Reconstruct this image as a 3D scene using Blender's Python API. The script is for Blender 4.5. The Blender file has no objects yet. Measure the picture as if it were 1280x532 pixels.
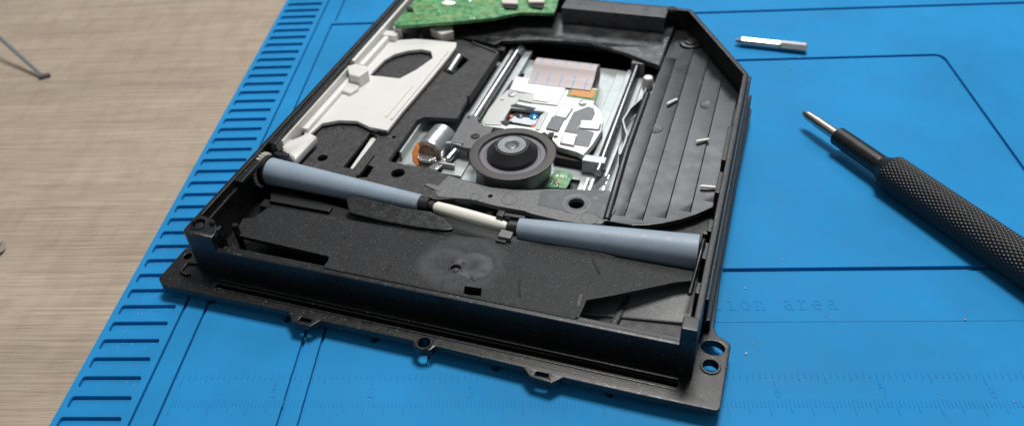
import bpy, bmesh, math, random
from mathutils import Vector, Matrix
random.seed(7)
S = 0.001                                   # everything below is measured in millimetres
scene = bpy.context.scene
COL = scene.collection

# ------------------------------------------------------------------ camera
cd = bpy.data.cameras.new('camera'); cam = bpy.data.objects.new('camera', cd); COL.objects.link(cam)
cd.sensor_width = 36; cd.lens = 28.40; cd.clip_start = 0.01; cd.clip_end = 10
cam.matrix_world = Matrix(((0.99755798, 0.01503453, 0.06820591, -0.0507771),
                           (0.04197751, 0.65143283, -0.75754416, -0.1254537),
                           (-0.05582089, 0.75855734, 0.6492109, 0.1663131), (0, 0, 0, 1)))
cd.dof.use_dof = True; cd.dof.focus_distance = 0.222; cd.dof.aperture_fstop = 28.4 / 1.8
scene.camera = cam

# ------------------------------------------------------------------ light
w = bpy.data.worlds.new('World'); scene.world = w; w.use_nodes = True
bg = w.node_tree.nodes['Background']; bg.inputs[0].default_value = (0.86, 0.93, 1.0, 1); bg.inputs[1].default_value = 0.22

def area_lamp(name, loc, target, sx, sy, power, col):
    ld = bpy.data.lights.new(name, 'AREA'); ld.shape = 'RECTANGLE'; ld.size = sx; ld.size_y = sy
    ld.energy = power; ld.color = col
    o = bpy.data.objects.new(name, ld); COL.objects.link(o); o.location = loc
    o.rotation_euler = (Vector(target) - Vector(loc)).to_track_quat('-Z', 'Y').to_euler()
    return o
area_lamp('ceiling_lamp', (0.04, 0.33, 0.85), (0, 0.1, 0), 0.24, 0.24, 8.2, (1.0, 0.98, 0.95))
area_lamp('window_light', (0.17, 1.9, 1.5), (0, 0.1, 0), 0.9, 0.5, 10, (0.93, 0.97, 1.0))
scene.view_settings.view_transform = 'Standard'; scene.view_settings.look = 'None'
scene.view_settings.exposure = 0.0; scene.view_settings.gamma = 1.0
scene.render.engine = 'CYCLES'

# ------------------------------------------------------------------ materials
def mat(name, base, rough=0.5, metal=0.0, spec=0.5, bump=None, speck=None, rvar=None, cvar=None, sss=0.0, coat=0.0, stretch=(1, 1, 1)):
    """bump=(scale per mm, distance mm, strength); speck=(scale, threshold, colour, amount); rvar=(scale, lo, hi); cvar=(scale, amount)"""
    m = bpy.data.materials.new(name); m.use_nodes = True
    nt = m.node_tree; N = nt.nodes; LK = nt.links; b = N['Principled BSDF']
    b.inputs['Base Color'].default_value = (*base, 1); b.inputs['Roughness'].default_value = rough
    b.inputs['Metallic'].default_value = metal; b.inputs['Specular IOR Level'].default_value = spec
    b.inputs['Coat Weight'].default_value = coat
    if sss:
        b.inputs['Subsurface Weight'].default_value = sss; b.inputs['Subsurface Scale'].default_value = 0.001
        b.inputs['Subsurface Radius'].default_value = (1, 0.9, 0.7)
    tc = N.new('ShaderNodeTexCoord'); mp = N.new('ShaderNodeMapping'); mp.inputs['Scale'].default_value = tuple(1000 * k for k in stretch)
    LK.new(tc.outputs['Object'], mp.inputs['Vector'])
    def noise(scale, detail=3, rough_=0.6):
        n = N.new('ShaderNodeTexNoise'); n.inputs['Scale'].default_value = scale
        n.inputs['Detail'].default_value = detail; n.inputs['Roughness'].default_value = rough_
        LK.new(mp.outputs['Vector'], n.inputs['Vector']); return n.outputs['Fac']
    def ramp(fac, lo, hi, a, c):
        r = N.new('ShaderNodeMapRange'); r.inputs['From Min'].default_value = lo; r.inputs['From Max'].default_value = hi
        r.inputs['To Min'].default_value = a; r.inputs['To Max'].default_value = c
        LK.new(fac, r.inputs['Value']); return r.outputs['Result']
    colour = None
    if cvar:
        k = ramp(noise(cvar[0], 4), 0.3, 0.7, 1 - cvar[1], 1 + cvar[1])
        mx = N.new('ShaderNodeVectorMath'); mx.operation = 'SCALE'; mx.inputs[0].default_value = base
        LK.new(k, mx.inputs['Scale']); colour = mx.outputs['Vector']
    if speck:
        k = ramp(noise(speck[0], 2, 0.5), speck[1], speck[1] + 0.08, 0, speck[3])
        mx = N.new('ShaderNodeMix'); mx.data_type = 'RGBA'; mx.inputs['A'].default_value = (*base, 1); mx.inputs['B'].default_value = (*speck[2], 1)
        if colour: LK.new(colour, mx.inputs['A'])
        LK.new(k, mx.inputs['Factor']); colour = mx.outputs['Result']
    if colour: LK.new(colour, b.inputs['Base Color'])
    if rvar: LK.new(ramp(noise(rvar[0], 5, 0.65), 0.3, 0.7, rvar[1], rvar[2]), b.inputs['Roughness'])
    if bump:
        bp = N.new('ShaderNodeBump'); bp.inputs['Distance'].default_value = bump[1] * S; bp.inputs['Strength'].default_value = bump[2]
        LK.new(noise(bump[0], 3), bp.inputs['Height']); LK.new(bp.outputs['Normal'], b.inputs['Normal'])
    m['nodes_hint'] = 0
    return m

M = {}
GREYDUST = (0.42, 0.42, 0.42)
M['case'] = mat('black_case_plastic', (0.007, 0.007, 0.0075), 0.36, spec=0.45, bump=(3, 0.06, 0.5), speck=(1.3, 0.66, (0.22, 0.22, 0.22), 0.5), rvar=(0.6, 0.25, 0.46))
M['grain'] = mat('grained_black_plastic', (0.011, 0.011, 0.012), 0.52, spec=0.28, bump=(3, 0.08, 0.6), speck=(2.3, 0.60, (0.15, 0.15, 0.16), 0.4), rvar=(0.25, 0.4, 0.62), cvar=(0.12, 0.25))
M['deck'] = mat('dark_grey_plastic', (0.036, 0.035, 0.037), 0.55, spec=0.4, bump=(1.6, 0.12, 0.8), speck=(1.3, 0.60, (0.13,0.13,0.13), 0.45), rvar=(0.2, 0.42, 0.65), cvar=(0.8, 0.55))
M['bracket'] = mat('grey_satin_plastic', (0.135, 0.135, 0.138), 0.5, bump=(1.8, 0.12, 0.7), cvar=(1.6, 0.3))
M['gloss'] = mat('glossy_black_plastic', (0.010, 0.010, 0.011), 0.24, spec=0.45, bump=(1.2, 0.02, 0.2), rvar=(0.15, 0.18, 0.30), speck=(1.6, 0.66, (0.10, 0.10, 0.10), 0.4), cvar=(0.1, 0.15))
M['pitch'] = mat('plain_black_plastic', (0.008, 0.008, 0.009), 0.45, bump=(5, 0.04, 0.3))
M['rubber'] = mat('black_rubber', (0.012, 0.012, 0.012), 0.38, bump=(3, 0.05, 0.3))
M['white'] = mat('white_plastic', (0.70, 0.69, 0.66), 0.36, sss=0.4, bump=(2, 0.03, 0.12), cvar=(0.12, 0.03))
M['ivory'] = mat('ivory_plastic', (0.77, 0.75, 0.67), 0.4, sss=0.3)
M['roller'] = mat('blue_grey_rubber', (0.265, 0.33, 0.40), 0.48, bump=(2.0, 0.05, 0.4), speck=(0.9, 0.655, (0.48, 0.54, 0.60), 0.5), cvar=(0.15, 0.06), rvar=(0.3, 0.42, 0.55))
M['steel'] = mat('bright_steel', (0.70, 0.70, 0.69), 0.27, 1.0)
M['rod'] = mat('dark_polished_steel', (0.42, 0.42, 0.43), 0.2, 1.0)
M['zinc'] = mat('zinc_plated_sheet', (0.42, 0.455, 0.45), 0.42, 0.7, bump=(1.5, 0.03, 0.2), cvar=(0.3, 0.08))
M['alu'] = mat('satin_aluminium', (0.67, 0.67, 0.655), 0.40, 0.55, bump=(5, 0.02, 0.2))
M['alu_grey'] = mat('cast_aluminium', (0.50, 0.50, 0.49), 0.5, 0.45, bump=(6, 0.04, 0.5), cvar=(3, 0.08))
M['slate'] = mat('slate_grey_metal', (0.16, 0.16, 0.17), 0.45, 0.5, cvar=(1, 0.1))
M['ringgrey'] = mat('brown_black_rubber', (0.055, 0.050, 0.046), 0.5, bump=(6, 0.04, 0.4), cvar=(1.5, 0.12))
M['lilac'] = mat('lilac_grey_plate', (0.15, 0.145, 0.165), 0.5, bump=(5, 0.04, 0.3), cvar=(1, 0.1))
M['can'] = mat('dull_steel_can', (0.20, 0.22, 0.21), 0.4, 0.7, cvar=(0.4, 0.12))
M['copper'] = mat('orange_film', (0.52, 0.17, 0.03), 0.3, cvar=(0.6, 0.2))
M['amber'] = mat('copper_tape', (0.52, 0.24, 0.07), 0.4, 0.2, cvar=(1.5, 0.15))
M['silk'] = mat('white_print', (0.8, 0.8, 0.78), 0.6)
M['glass'] = mat('lens_glass', (0.045, 0.05, 0.065), 0.05, 0.0, 0.9, coat=0.2)
M['bluegl'] = mat('blue_lens_glint', (0.03, 0.30, 0.62), 0.1, 0.3, 0.8)  # blue glint put into the lens colour
M['red'] = mat('copper_coil', (0.5, 0.12, 0.06), 0.35, 0.5)
M['dark_handle'] = mat('black_anodised_metal', (0.009, 0.009, 0.010), 0.34, 0.2, bump=(4, 0.02, 0.3), rvar=(0.6, 0.3, 0.45))
M['motor_steel'] = mat('brushed_motor_steel', (0.70, 0.71, 0.71), 0.30, 0.95, stretch=(1, 0.2, 1), bump=(2, 0.02, 0.2))
M['cap'] = mat('grey_hub_cap', (0.20, 0.215, 0.225), 0.42, 0.4, cvar=(1, 0.08))
M['ledge'] = mat('worn_grey_black_plastic', (0.06, 0.06, 0.062), 0.34, bump=(1.2, 0.08, 0.4), rvar=(0.3, 0.22, 0.55), cvar=(0.3, 0.4))
M['worn'] = mat('polished_worn_plastic', (0.018, 0.018, 0.019), 0.3, bump=(0.35, 0.25, 0.35), rvar=(0.16, 0.12, 0.5), cvar=(0.22, 0.5))
M['solder'] = mat('solder', (0.8, 0.8, 0.78), 0.25, 0.9)
M['connector'] = mat('cream_connector', (0.6, 0.56, 0.5), 0.5)

# circuit board: green lacquer with lighter traces and copper freckles
def board_mat():
    m = mat('circuit_board', (0.07, 0.25, 0.09), 0.35); nt = m.node_tree; N = nt.nodes; LK = nt.links; b = N['Principled BSDF']
    mp = [n for n in N if n.type == 'MAPPING'][0]
    n1 = N.new('ShaderNodeTexNoise'); n1.inputs['Scale'].default_value = 0.35; n1.inputs['Detail'].default_value = 5
    r1 = N.new('ShaderNodeValToRGB'); r1.color_ramp.elements[0].position = 0.38; r1.color_ramp.elements[0].color = (0.03, 0.17, 0.05, 1)
    r1.color_ramp.elements[1].position = 0.62; r1.color_ramp.elements[1].color = (0.13, 0.36, 0.15, 1)
    n2 = N.new('ShaderNodeTexNoise'); n2.inputs['Scale'].default_value = 0.5; n2.inputs['Detail'].default_value = 4
    r2 = N.new('ShaderNodeMapRange'); r2.inputs['From Min'].default_value = 0.585; r2.inputs['From Max'].default_value = 0.63; r2.inputs['To Max'].default_value = 0.5
    mx = N.new('ShaderNodeMix'); mx.data_type = 'RGBA'; mx.inputs['B'].default_value = (0.40, 0.33, 0.12, 1)
    mp2 = N.new('ShaderNodeMapping'); mp2.inputs['Location'].default_value = (33, 5, 9)
    LK.new(mp.outputs[0], n1.inputs['Vector']); LK.new(mp.outputs[0], mp2.inputs['Vector']); LK.new(mp2.outputs[0], n2.inputs['Vector'])
    LK.new(n1.outputs['Fac'], r1.inputs['Fac']); LK.new(n2.outputs['Fac'], r2.inputs['Value'])
    LK.new(r1.outputs['Color'], mx.inputs['A']); LK.new(r2.outputs[0], mx.inputs['Factor']); LK.new(mx.outputs['Result'], b.inputs['Base Color'])
    return m
M['board'] = board_mat()

# flat cable: pinkish grey film, fine conductors across its width, rows of small blue print (uv: u across, v along)
def cable_mat():
    m = mat('flat_cable_film', (0.46, 0.40, 0.39), 0.35); nt = m.node_tree; N = nt.nodes; LK = nt.links; b = N['Principled BSDF']
    uv = N.new('ShaderNodeTexCoord'); sep = N.new('ShaderNodeSeparateXYZ'); LK.new(uv.outputs['UV'], sep.inputs[0])
    def mth(op, a, c):
        n = N.new('ShaderNodeMath'); n.operation = op
        for i, v in enumerate((a, c)):
            if v is None: continue
            if isinstance(v, (int, float)): n.inputs[i].default_value = v
            else: LK.new(v, n.inputs[i])
        return n.outputs[0]
    u, v = sep.outputs[0], sep.outputs[1]
    col = mth('COMPARE', mth('FRACT', mth('MULTIPLY', u, 5.0), None), 0.5); col_n = col.node; col_n.inputs[2].default_value = 0.055
    row = mth('LESS_THAN', mth('FRACT', mth('MULTIPLY', v, 3.4), None), 0.62)
    nz = N.new('ShaderNodeTexNoise'); nz.inputs['Scale'].default_value = 1.0
    mp = N.new('ShaderNodeMapping'); mp.inputs['Scale'].default_value = (90, 55, 1); LK.new(uv.outputs['UV'], mp.inputs[0]); LK.new(mp.outputs[0], nz.inputs['Vector'])
    ink = mth('MULTIPLY', mth('MULTIPLY', col, row), mth('GREATER_THAN', nz.outputs['Fac'], 0.44))
    wav = mth('MULTIPLY', mth('ADD', mth('SINE', mth('MULTIPLY', u, 150.0), None), 1.0), 0.10)
    mx = N.new('ShaderNodeMix'); mx.data_type = 'RGBA'; mx.inputs['A'].default_value = (0.52, 0.44, 0.43, 1); mx.inputs['B'].default_value = (0.30, 0.27, 0.28, 1); LK.new(wav, mx.inputs['Factor'])
    m2 = N.new('ShaderNodeMix'); m2.data_type = 'RGBA'; m2.inputs['B'].default_value = (0.14, 0.33, 0.62, 1)
    LK.new(mx.outputs['Result'], m2.inputs['A']); LK.new(ink, m2.inputs['Factor']); LK.new(m2.outputs['Result'], b.inputs['Base Color'])
    return m
M['cable'] = cable_mat()

# silicone mat and wooden table top (object space = world, in mm)
def silicone_mat():
    m = mat('blue_silicone', (0.017, 0.225, 0.50), 0.65, spec=0.12, bump=(2.2, 0.05, 0.22), cvar=(0.025, 0.12), speck=(0.9, 0.79, (0.35, 0.45, 0.55), 0.35), rvar=(0.05, 0.5, 0.75))
    return m
M['mat'] = silicone_mat()
def wood_mat():
    m = bpy.data.materials.new('oak_laminate'); m.use_nodes = True; nt = m.node_tree; N = nt.nodes; LK = nt.links; b = N['Principled BSDF']
    tc = N.new('ShaderNodeTexCoord')
    def nz(sx, sy, detail, rough=0.6, loc=(0, 0, 0), rot=0.0):
        mp = N.new('ShaderNodeMapping'); mp.inputs['Scale'].default_value = (sx * 1000, sy * 1000, 1); mp.inputs['Location'].default_value = loc; mp.inputs['Rotation'].default_value = (0, 0, rot)
        LK.new(tc.outputs['Object'], mp.inputs[0]); n = N.new('ShaderNodeTexNoise'); n.inputs['Scale'].default_value = 1
        n.inputs['Detail'].default_value = detail; n.inputs['Roughness'].default_value = rough; n.inputs['Distortion'].default_value = 0.4
        LK.new(mp.outputs[0], n.inputs['Vector']); return n.outputs['Fac']
    fine = nz(0.02, 1.05, 7, 0.7); broad = nz(0.006, 0.05, 4, 0.55, (3, 7, 0)); cross = nz(0.16, 0.05, 3, 0.5, (9, 2, 0), 0.0); pore = nz(0.07, 2.6, 3, 0.5, (1, 4, 0))
    def ramp(f, stops):
        r = N.new('ShaderNodeValToRGB'); e = r.color_ramp.elements
        e[0].position, e[0].color = stops[0][0], (*stops[0][1], 1); e[1].position, e[1].color = stops[-1][0], (*stops[-1][1], 1)
        for p, c in stops[1:-1]: k = e.new(p); k.color = (*c, 1)
        LK.new(f, r.inputs[0]); return r.outputs[0]
    A = ramp(fine, [(0.28, (0.29, 0.23, 0.175)), (0.47, (0.41, 0.335, 0.26)), (0.70, (0.53, 0.445, 0.355))])
    Bc = ramp(broad, [(0.3, (0.78, 0.76, 0.74)), (0.7, (1.08, 1.06, 1.04))]); Cc = ramp(cross, [(0.34, (0.89, 0.88, 0.87)), (0.56, (1, 1, 1))])
    Dc = ramp(pore, [(0.30, (0.62, 0.58, 0.55)), (0.42, (1, 1, 1))])
    prev = A
    for f in (Bc, Cc, Dc):
        mx = N.new('ShaderNodeMix'); mx.data_type = 'RGBA'; mx.blend_type = 'MULTIPLY'; mx.inputs['Factor'].default_value = 0.85
        LK.new(prev, mx.inputs['A']); LK.new(f, mx.inputs['B']); prev = mx.outputs['Result']
    LK.new(prev, b.inputs['Base Color']); b.inputs['Roughness'].default_value = 0.5; b.inputs['Specular IOR Level'].default_value = 0.35
    bp = N.new('ShaderNodeBump'); bp.inputs['Distance'].default_value = 0.0001; bp.inputs['Strength'].default_value = 0.5
    LK.new(fine, bp.inputs['Height']); LK.new(bp.outputs['Normal'], b.inputs['Normal'])
    return m
M['wood'] = wood_mat()

# ------------------------------------------------------------------ mesh helpers (all lengths in mm)
def rnd(pts, r=1.0, n=4):
    """fillet the corners of a polygon; a point may carry its own radius as a third number"""
    out = []; k = len(pts)
    for i in range(k):
        p = Vector(pts[i][:2]); a = Vector(pts[i - 1][:2]); c = Vector(pts[(i + 1) % k][:2]); rr = pts[i][2] if len(pts[i]) > 2 else r
        u = a - p; v = c - p
        if rr <= 0 or u.length < 1e-6 or v.length < 1e-6: out.append(tuple(p)); continue
        ang = u.angle(v)
        if ang > math.pi - 0.08: out.append(tuple(p)); continue
        d = min(rr / math.tan(ang / 2), u.length * 0.48, v.length * 0.48)
        p0 = p + u.normalized() * d; p1 = p + v.normalized() * d
        for j in range(n + 1):
            t = j / n; out.append(tuple((1 - t) ** 2 * p0 + 2 * t * (1 - t) * p + t * t * p1))
    return out
def circ(cx, cy, r, n=28, ry=None):
    return [(cx + r * math.cos(2 * math.pi * i / n), cy + (ry or r) * math.sin(2 * math.pi * i / n)) for i in range(n)]
def rect(x0, x1, y0, y1, r=0.0):
    p = [(x0, y0), (x1, y0), (x1, y1), (x0, y1)]
    return rnd(p, r) if r else p
def plate(outer, z0, z1, holes=(), bev=0.12, warp=None):
    """flat sheet with holes between z0 and z1, edges slightly rounded"""
    cu = bpy.data.curves.new('t', 'CURVE'); cu.dimensions = '2D'; cu.fill_mode = 'BOTH'
    for pl in [outer, *holes]:
        sp = cu.splines.new('POLY'); sp.points.add(len(pl) - 1); sp.use_cyclic_u = True
        for q, p in zip(pl, sp.points): p.co = (q[0], q[1], 0, 1)
    h = (z1 - z0) / 2; bev = min(bev, h * 0.9)
    cu.extrude = h - bev; cu.bevel_depth = bev; cu.bevel_resolution = 1; cu.offset = -bev
    o = bpy.data.objects.new('t', cu); COL.objects.link(o)
    me = bpy.data.meshes.new_from_object(o.evaluated_get(bpy.context.evaluated_depsgraph_get()))
    bpy.data.objects.remove(o); bpy.data.curves.remove(cu)
    bm = bmesh.new(); bm.from_mesh(me); bpy.data.meshes.remove(me)
    bmesh.ops.remove_doubles(bm, verts=bm.verts, dist=1e-4)
    for v in bm.verts:
        v.co.z += (z0 + z1) / 2
        if warp: v.co.z += warp(v.co.x, v.co.y)
    return bm
def box(x0, x1, y0, y1, z0, z1, bev=0.15, rot=None, at=(0, 0, 0)):
    bm = bmesh.new(); bmesh.ops.create_cube(bm, size=1)
    for v in bm.verts: v.co = Vector(((x0 + x1) / 2 + v.co.x * (x1 - x0), (y0 + y1) / 2 + v.co.y * (y1 - y0), (z0 + z1) / 2 + v.co.z * (z1 - z0)))
    if bev: bmesh.ops.bevel(bm, geom=list(bm.edges), offset=min(bev, 0.3 * min(x1 - x0, y1 - y0, z1 - z0)), segments=2, affect='EDGES', profile=0.5)
    if rot: bmesh.ops.transform(bm, matrix=Matrix.Translation(at) @ rot, verts=bm.verts)
    return bm
def frame_to(p0, p1):
    d = (Vector(p1) - Vector(p0)); q = d.to_track_quat('Z', 'Y'); return Matrix.Translation(Vector(p0)) @ q.to_matrix().to_4x4()
def lathe(prof, mtx=None, n=48, at=None):
    """prof: (radius, height) pairs, spun about local z"""
    bm = bmesh.new(); rings = []
    for r, h in prof:
        if r < 1e-5: rings.append([bm.verts.new((0, 0, h))])
        else: rings.append([bm.verts.new((r * math.cos(2 * math.pi * i / n), r * math.sin(2 * math.pi * i / n), h)) for i in range(n)])
    for a, c in zip(rings, rings[1:]):
        for i in range(n):
            j = (i + 1) % n
            if len(a) == 1 and len(c) == 1: continue
            if len(a) == 1: bm.faces.new((a[0], c[i], c[j]))
            elif len(c) == 1: bm.faces.new((a[i], a[j], c[0]))
            else: bm.faces.new((a[i], a[j], c[j], c[i]))
    if at: mtx = Matrix.Translation(at)
    if mtx: bmesh.ops.transform(bm, matrix=mtx, verts=bm.verts)
    bmesh.ops.recalc_face_normals(bm, faces=bm.faces)
    return bm
def cyl(p0, p1, r, r1=None, n=32, bev=0.15):
    l = (Vector(p1) - Vector(p0)).length; r1 = r if r1 is None else r1; b = min(bev, r * .4, r1 * .4, l * .3)
    return lathe([(0, 0), (r - b, 0), (r, b), (r1, l - b), (r1 - b, l), (0, l)], frame_to(p0, p1), n)
def tube(path, r, n=10, flat=1.0):
    """round tube along a polyline"""
    bm = bmesh.new(); P = [Vector(p) for p in path]; rings = []
    for i, p in enumerate(P):
        d = (P[min(i + 1, len(P) - 1)] - P[max(i - 1, 0)]).normalized()
        s = d.cross(Vector((0, 0, 1)));  s = Vector((1, 0, 0)) if s.length < 1e-3 else s.normalized(); t = s.cross(d)
        rr = r[i] if isinstance(r, (list, tuple)) else r
        rings.append([bm.verts.new(p + s * rr * math.cos(2 * math.pi * k / n) + t * rr * flat * math.sin(2 * math.pi * k / n)) for k in range(n)])
    for a, c in zip(rings, rings[1:]):
        for k in range(n): bm.faces.new((a[k], a[(k + 1) % n], c[(k + 1) % n], c[k]))
    bm.faces.new(rings[0][::-1]); bm.faces.new(rings[-1]); bmesh.ops.recalc_face_normals(bm, faces=bm.faces)
    return bm
def wall(path, z0, z1, t, closed=False, bev=0.12):
    """upright strip of thickness t that follows a plan polyline"""
    P = [Vector(p[:2]) for p in path]; Lf, Rt = [], []
    for i, p in enumerate(P):
        a = P[max(i - 1, 0)]; c = P[min(i + 1, len(P) - 1)]
        u = (p - a).normalized() if i else (c - p).normalized(); v = (c - p).normalized() if i < len(P) - 1 else u
        n0 = Vector((-u.y, u.x)); n1 = Vector((-v.y, v.x)); nn = (n0 + n1).normalized(); k = (t / 2) / max(0.4, nn.dot(n0))
        Lf.append(p + nn * k); Rt.append(p - nn * k)
    return plate([tuple(q) for q in Lf] + [tuple(q) for q in reversed(Rt)], z0, z1, bev=bev)
def strip(profile, x0, x1, t=0.15, skew=0.0):
    """sheet bent along (y,z) profile, spanning x0..x1, with uv u across and v along"""
    bm = bmesh.new(); uvl = bm.loops.layers.uv.new('UVMap'); P = [Vector(p) for p in profile]; n = len(P); acc = [0]
    for a, c in zip(P, P[1:]): acc.append(acc[-1] + (c - a).length)
    rows = []
    for i, p in enumerate(P):
        d = (P[min(i + 1, n - 1)] - P[max(i - 1, 0)]).normalized(); nn = Vector((-d.y, d.x)) * t / 2; sh = skew * acc[i]
        rows.append([bm.verts.new((x, q.x, q.y)) for q in (p + nn, p - nn) for x in (x0 + sh, x1 + sh)])
    for i in range(n - 1):
        a, c = rows[i], rows[i + 1]; v0, v1 = acc[i] / acc[-1], acc[i + 1] / acc[-1]
        for idx, us in (((0, 1, 1, 0), (0, 1, 1, 0)), ((3, 2, 2, 3), (1, 0, 0, 1)), ((2, 0, 0, 2), (0, 0, 0, 0)), ((1, 3, 3, 1), (1, 1, 1, 1))):
            f = bm.faces.new((a[idx[0]], a[idx[1]], c[idx[2]], c[idx[3]]))
            for lp, u, v in zip(f.loops, us, (v0, v0, v1, v1)): lp[uvl].uv = (u, v)
    for r in (rows[0], rows[-1]): bm.faces.new((r[0], r[1], r[3], r[2]))
    bmesh.ops.recalc_face_normals(bm, faces=bm.faces)
    return bm
def obj(name, bms, material, parent=None, smooth=35):
    """link one or several bmeshes as ONE mesh object"""
    if not isinstance(bms, (list, tuple)): bms = [bms]
    me = bpy.data.meshes.new(name); full = bmesh.new()
    for b in bms:
        t = bpy.data.meshes.new('t'); b.to_mesh(t); b.free(); full.from_mesh(t); bpy.data.meshes.remove(t)
    bmesh.ops.scale(full, vec=(S, S, S), verts=full.verts)
    for f in full.faces: f.smooth = True
    full.to_mesh(me); full.free(); me.set_sharp_from_angle(angle=math.radians(smooth))
    me.materials.append(M[material] if isinstance(material, str) else material)
    o = bpy.data.objects.new(name, me); COL.objects.link(o)
    if parent is not None: o.parent = parent
    wn = o.modifiers.new('weighted_normals', 'WEIGHTED_NORMAL'); wn.keep_sharp = True; wn.weight = 80
    return o
def thing(name, label, cat, loc=(0, 0, 0), rz=0.0, group=None):
    o = bpy.data.objects.new(name, None); COL.objects.link(o); o.empty_display_size = 0.01
    o.location = Vector(loc) * S; o.rotation_euler = (0, 0, rz); o['label'] = label; o['category'] = cat
    if group: o['group'] = group
    return o

# ------------------------------------------------------------------ the table and the mat (world space)
tb = obj('table_top', box(-520, 420, -160, 640, -34, -4, 1.0), 'wood'); tb['kind'] = 'structure'
tb['label'] = 'pale oak laminate table top under the blue mat'; tb['category'] = 'table'

mat_root = thing('repair_mat', 'blue silicone repair mat with slotted edge strip, embossed ruler and lettering', 'mat')
outer = rnd([(-182, -46), (268, -46), (268, 254), (-182, 254)], 3)
holes = []
y = 36.6 + 6.41 * 33
while y > -30:
    holes.append(rnd([(-180.2, y - 3.5), (-163.9, y - 3.5), (-163.9, y), (-180.2, y)], 0.9, 4)); y -= 6.41
nslot = len(holes)
holes.append(rect(-161.6, -160.7, -30, 250, 0.3))
holes.append(rect(-155.0, -154.2, -30, 198.4, 0.3))
holes.append(rect(-155.0, 248, 199.0, 200.8, 0.3))
holes.append(rect(-154.0, -153.2, 203.0, 250, 0.3))
holes.append(rect(-6.5, 248, 40.9, 42.8, 0.3))
# rounded corner groove of the middle tray
def groove(path, t):
    b = []; P = [Vector(p) for p in path]; l, r = [], []
    for i, p in enumerate(P):
        u = (P[min(i + 1, len(P) - 1)] - P[max(i - 1, 0)]).normalized(); n = Vector((-u.y, u.x)) * t / 2; l.append(tuple(p + n)); r.append(tuple(p - n))
    return l + r[::-1]
arc = [(92 + 3 * math.cos(a), 156 + 3 * math.sin(a)) for a in [math.radians(90 - 11.25 * k) for k in range(9)]]
holes.append(groove([(-120, 159), (60, 159), *arc, (95, 100), (95, 44)], 1.6))
holes.append(rect(-123.6, -122.6, -30, 41, 0.3)); holes.append(rect(-118.3, -117.5, -30, 41, 0.3)); holes.append(rect(-88.2, -87.4, 8, 41, 0.3))
slots = holes[:nslot]
sheet = plate(outer, -1.15, 0.0, holes, bev=0.2); pass
base = plate(outer, -4.0, -1.17, bev=0.2)
step = plate(rect(-110, 248, 22.2, 40.6, 1.5), 0.0, 0.10, bev=0.08)
obj('mat_body', [sheet, base, step], 'mat', mat_root)
tick = []
for i in range(-2, 150):                                              # sixteenths of an inch
    x = -152.4 + i * 25.4 / 16
    ln = 4.2 if i % 16 == 0 else (3.2 if i % 8 == 0 else (2.6 if i % 4 == 0 else 1.9))
    tick.append(box(x - 0.11, x + 0.11, 5.4 - ln, 5.4, -0.02, 0.12, 0.04))
for i in range(0, 230):                                               # millimetres
    x = -152.4 + i
    ln = 4.6 if i % 10 == 0 else (3.6 if i % 5 == 0 else 2.2)
    tick.append(box(x - 0.09, x + 0.09, -3.0 - ln, -3.0, -0.02, 0.12, 0.04))
obj('embossed_ruler', tick, 'mat', mat_root)
def arcp(cx, cy, rx, ry, a0, a1, n=14):
    return [(cx + rx * math.cos(math.radians(a0 + (a1 - a0) * k / n)), cy + ry * math.sin(math.radians(a0 + (a1 - a0) * k / n))) for k in range(n + 1)]
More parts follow.
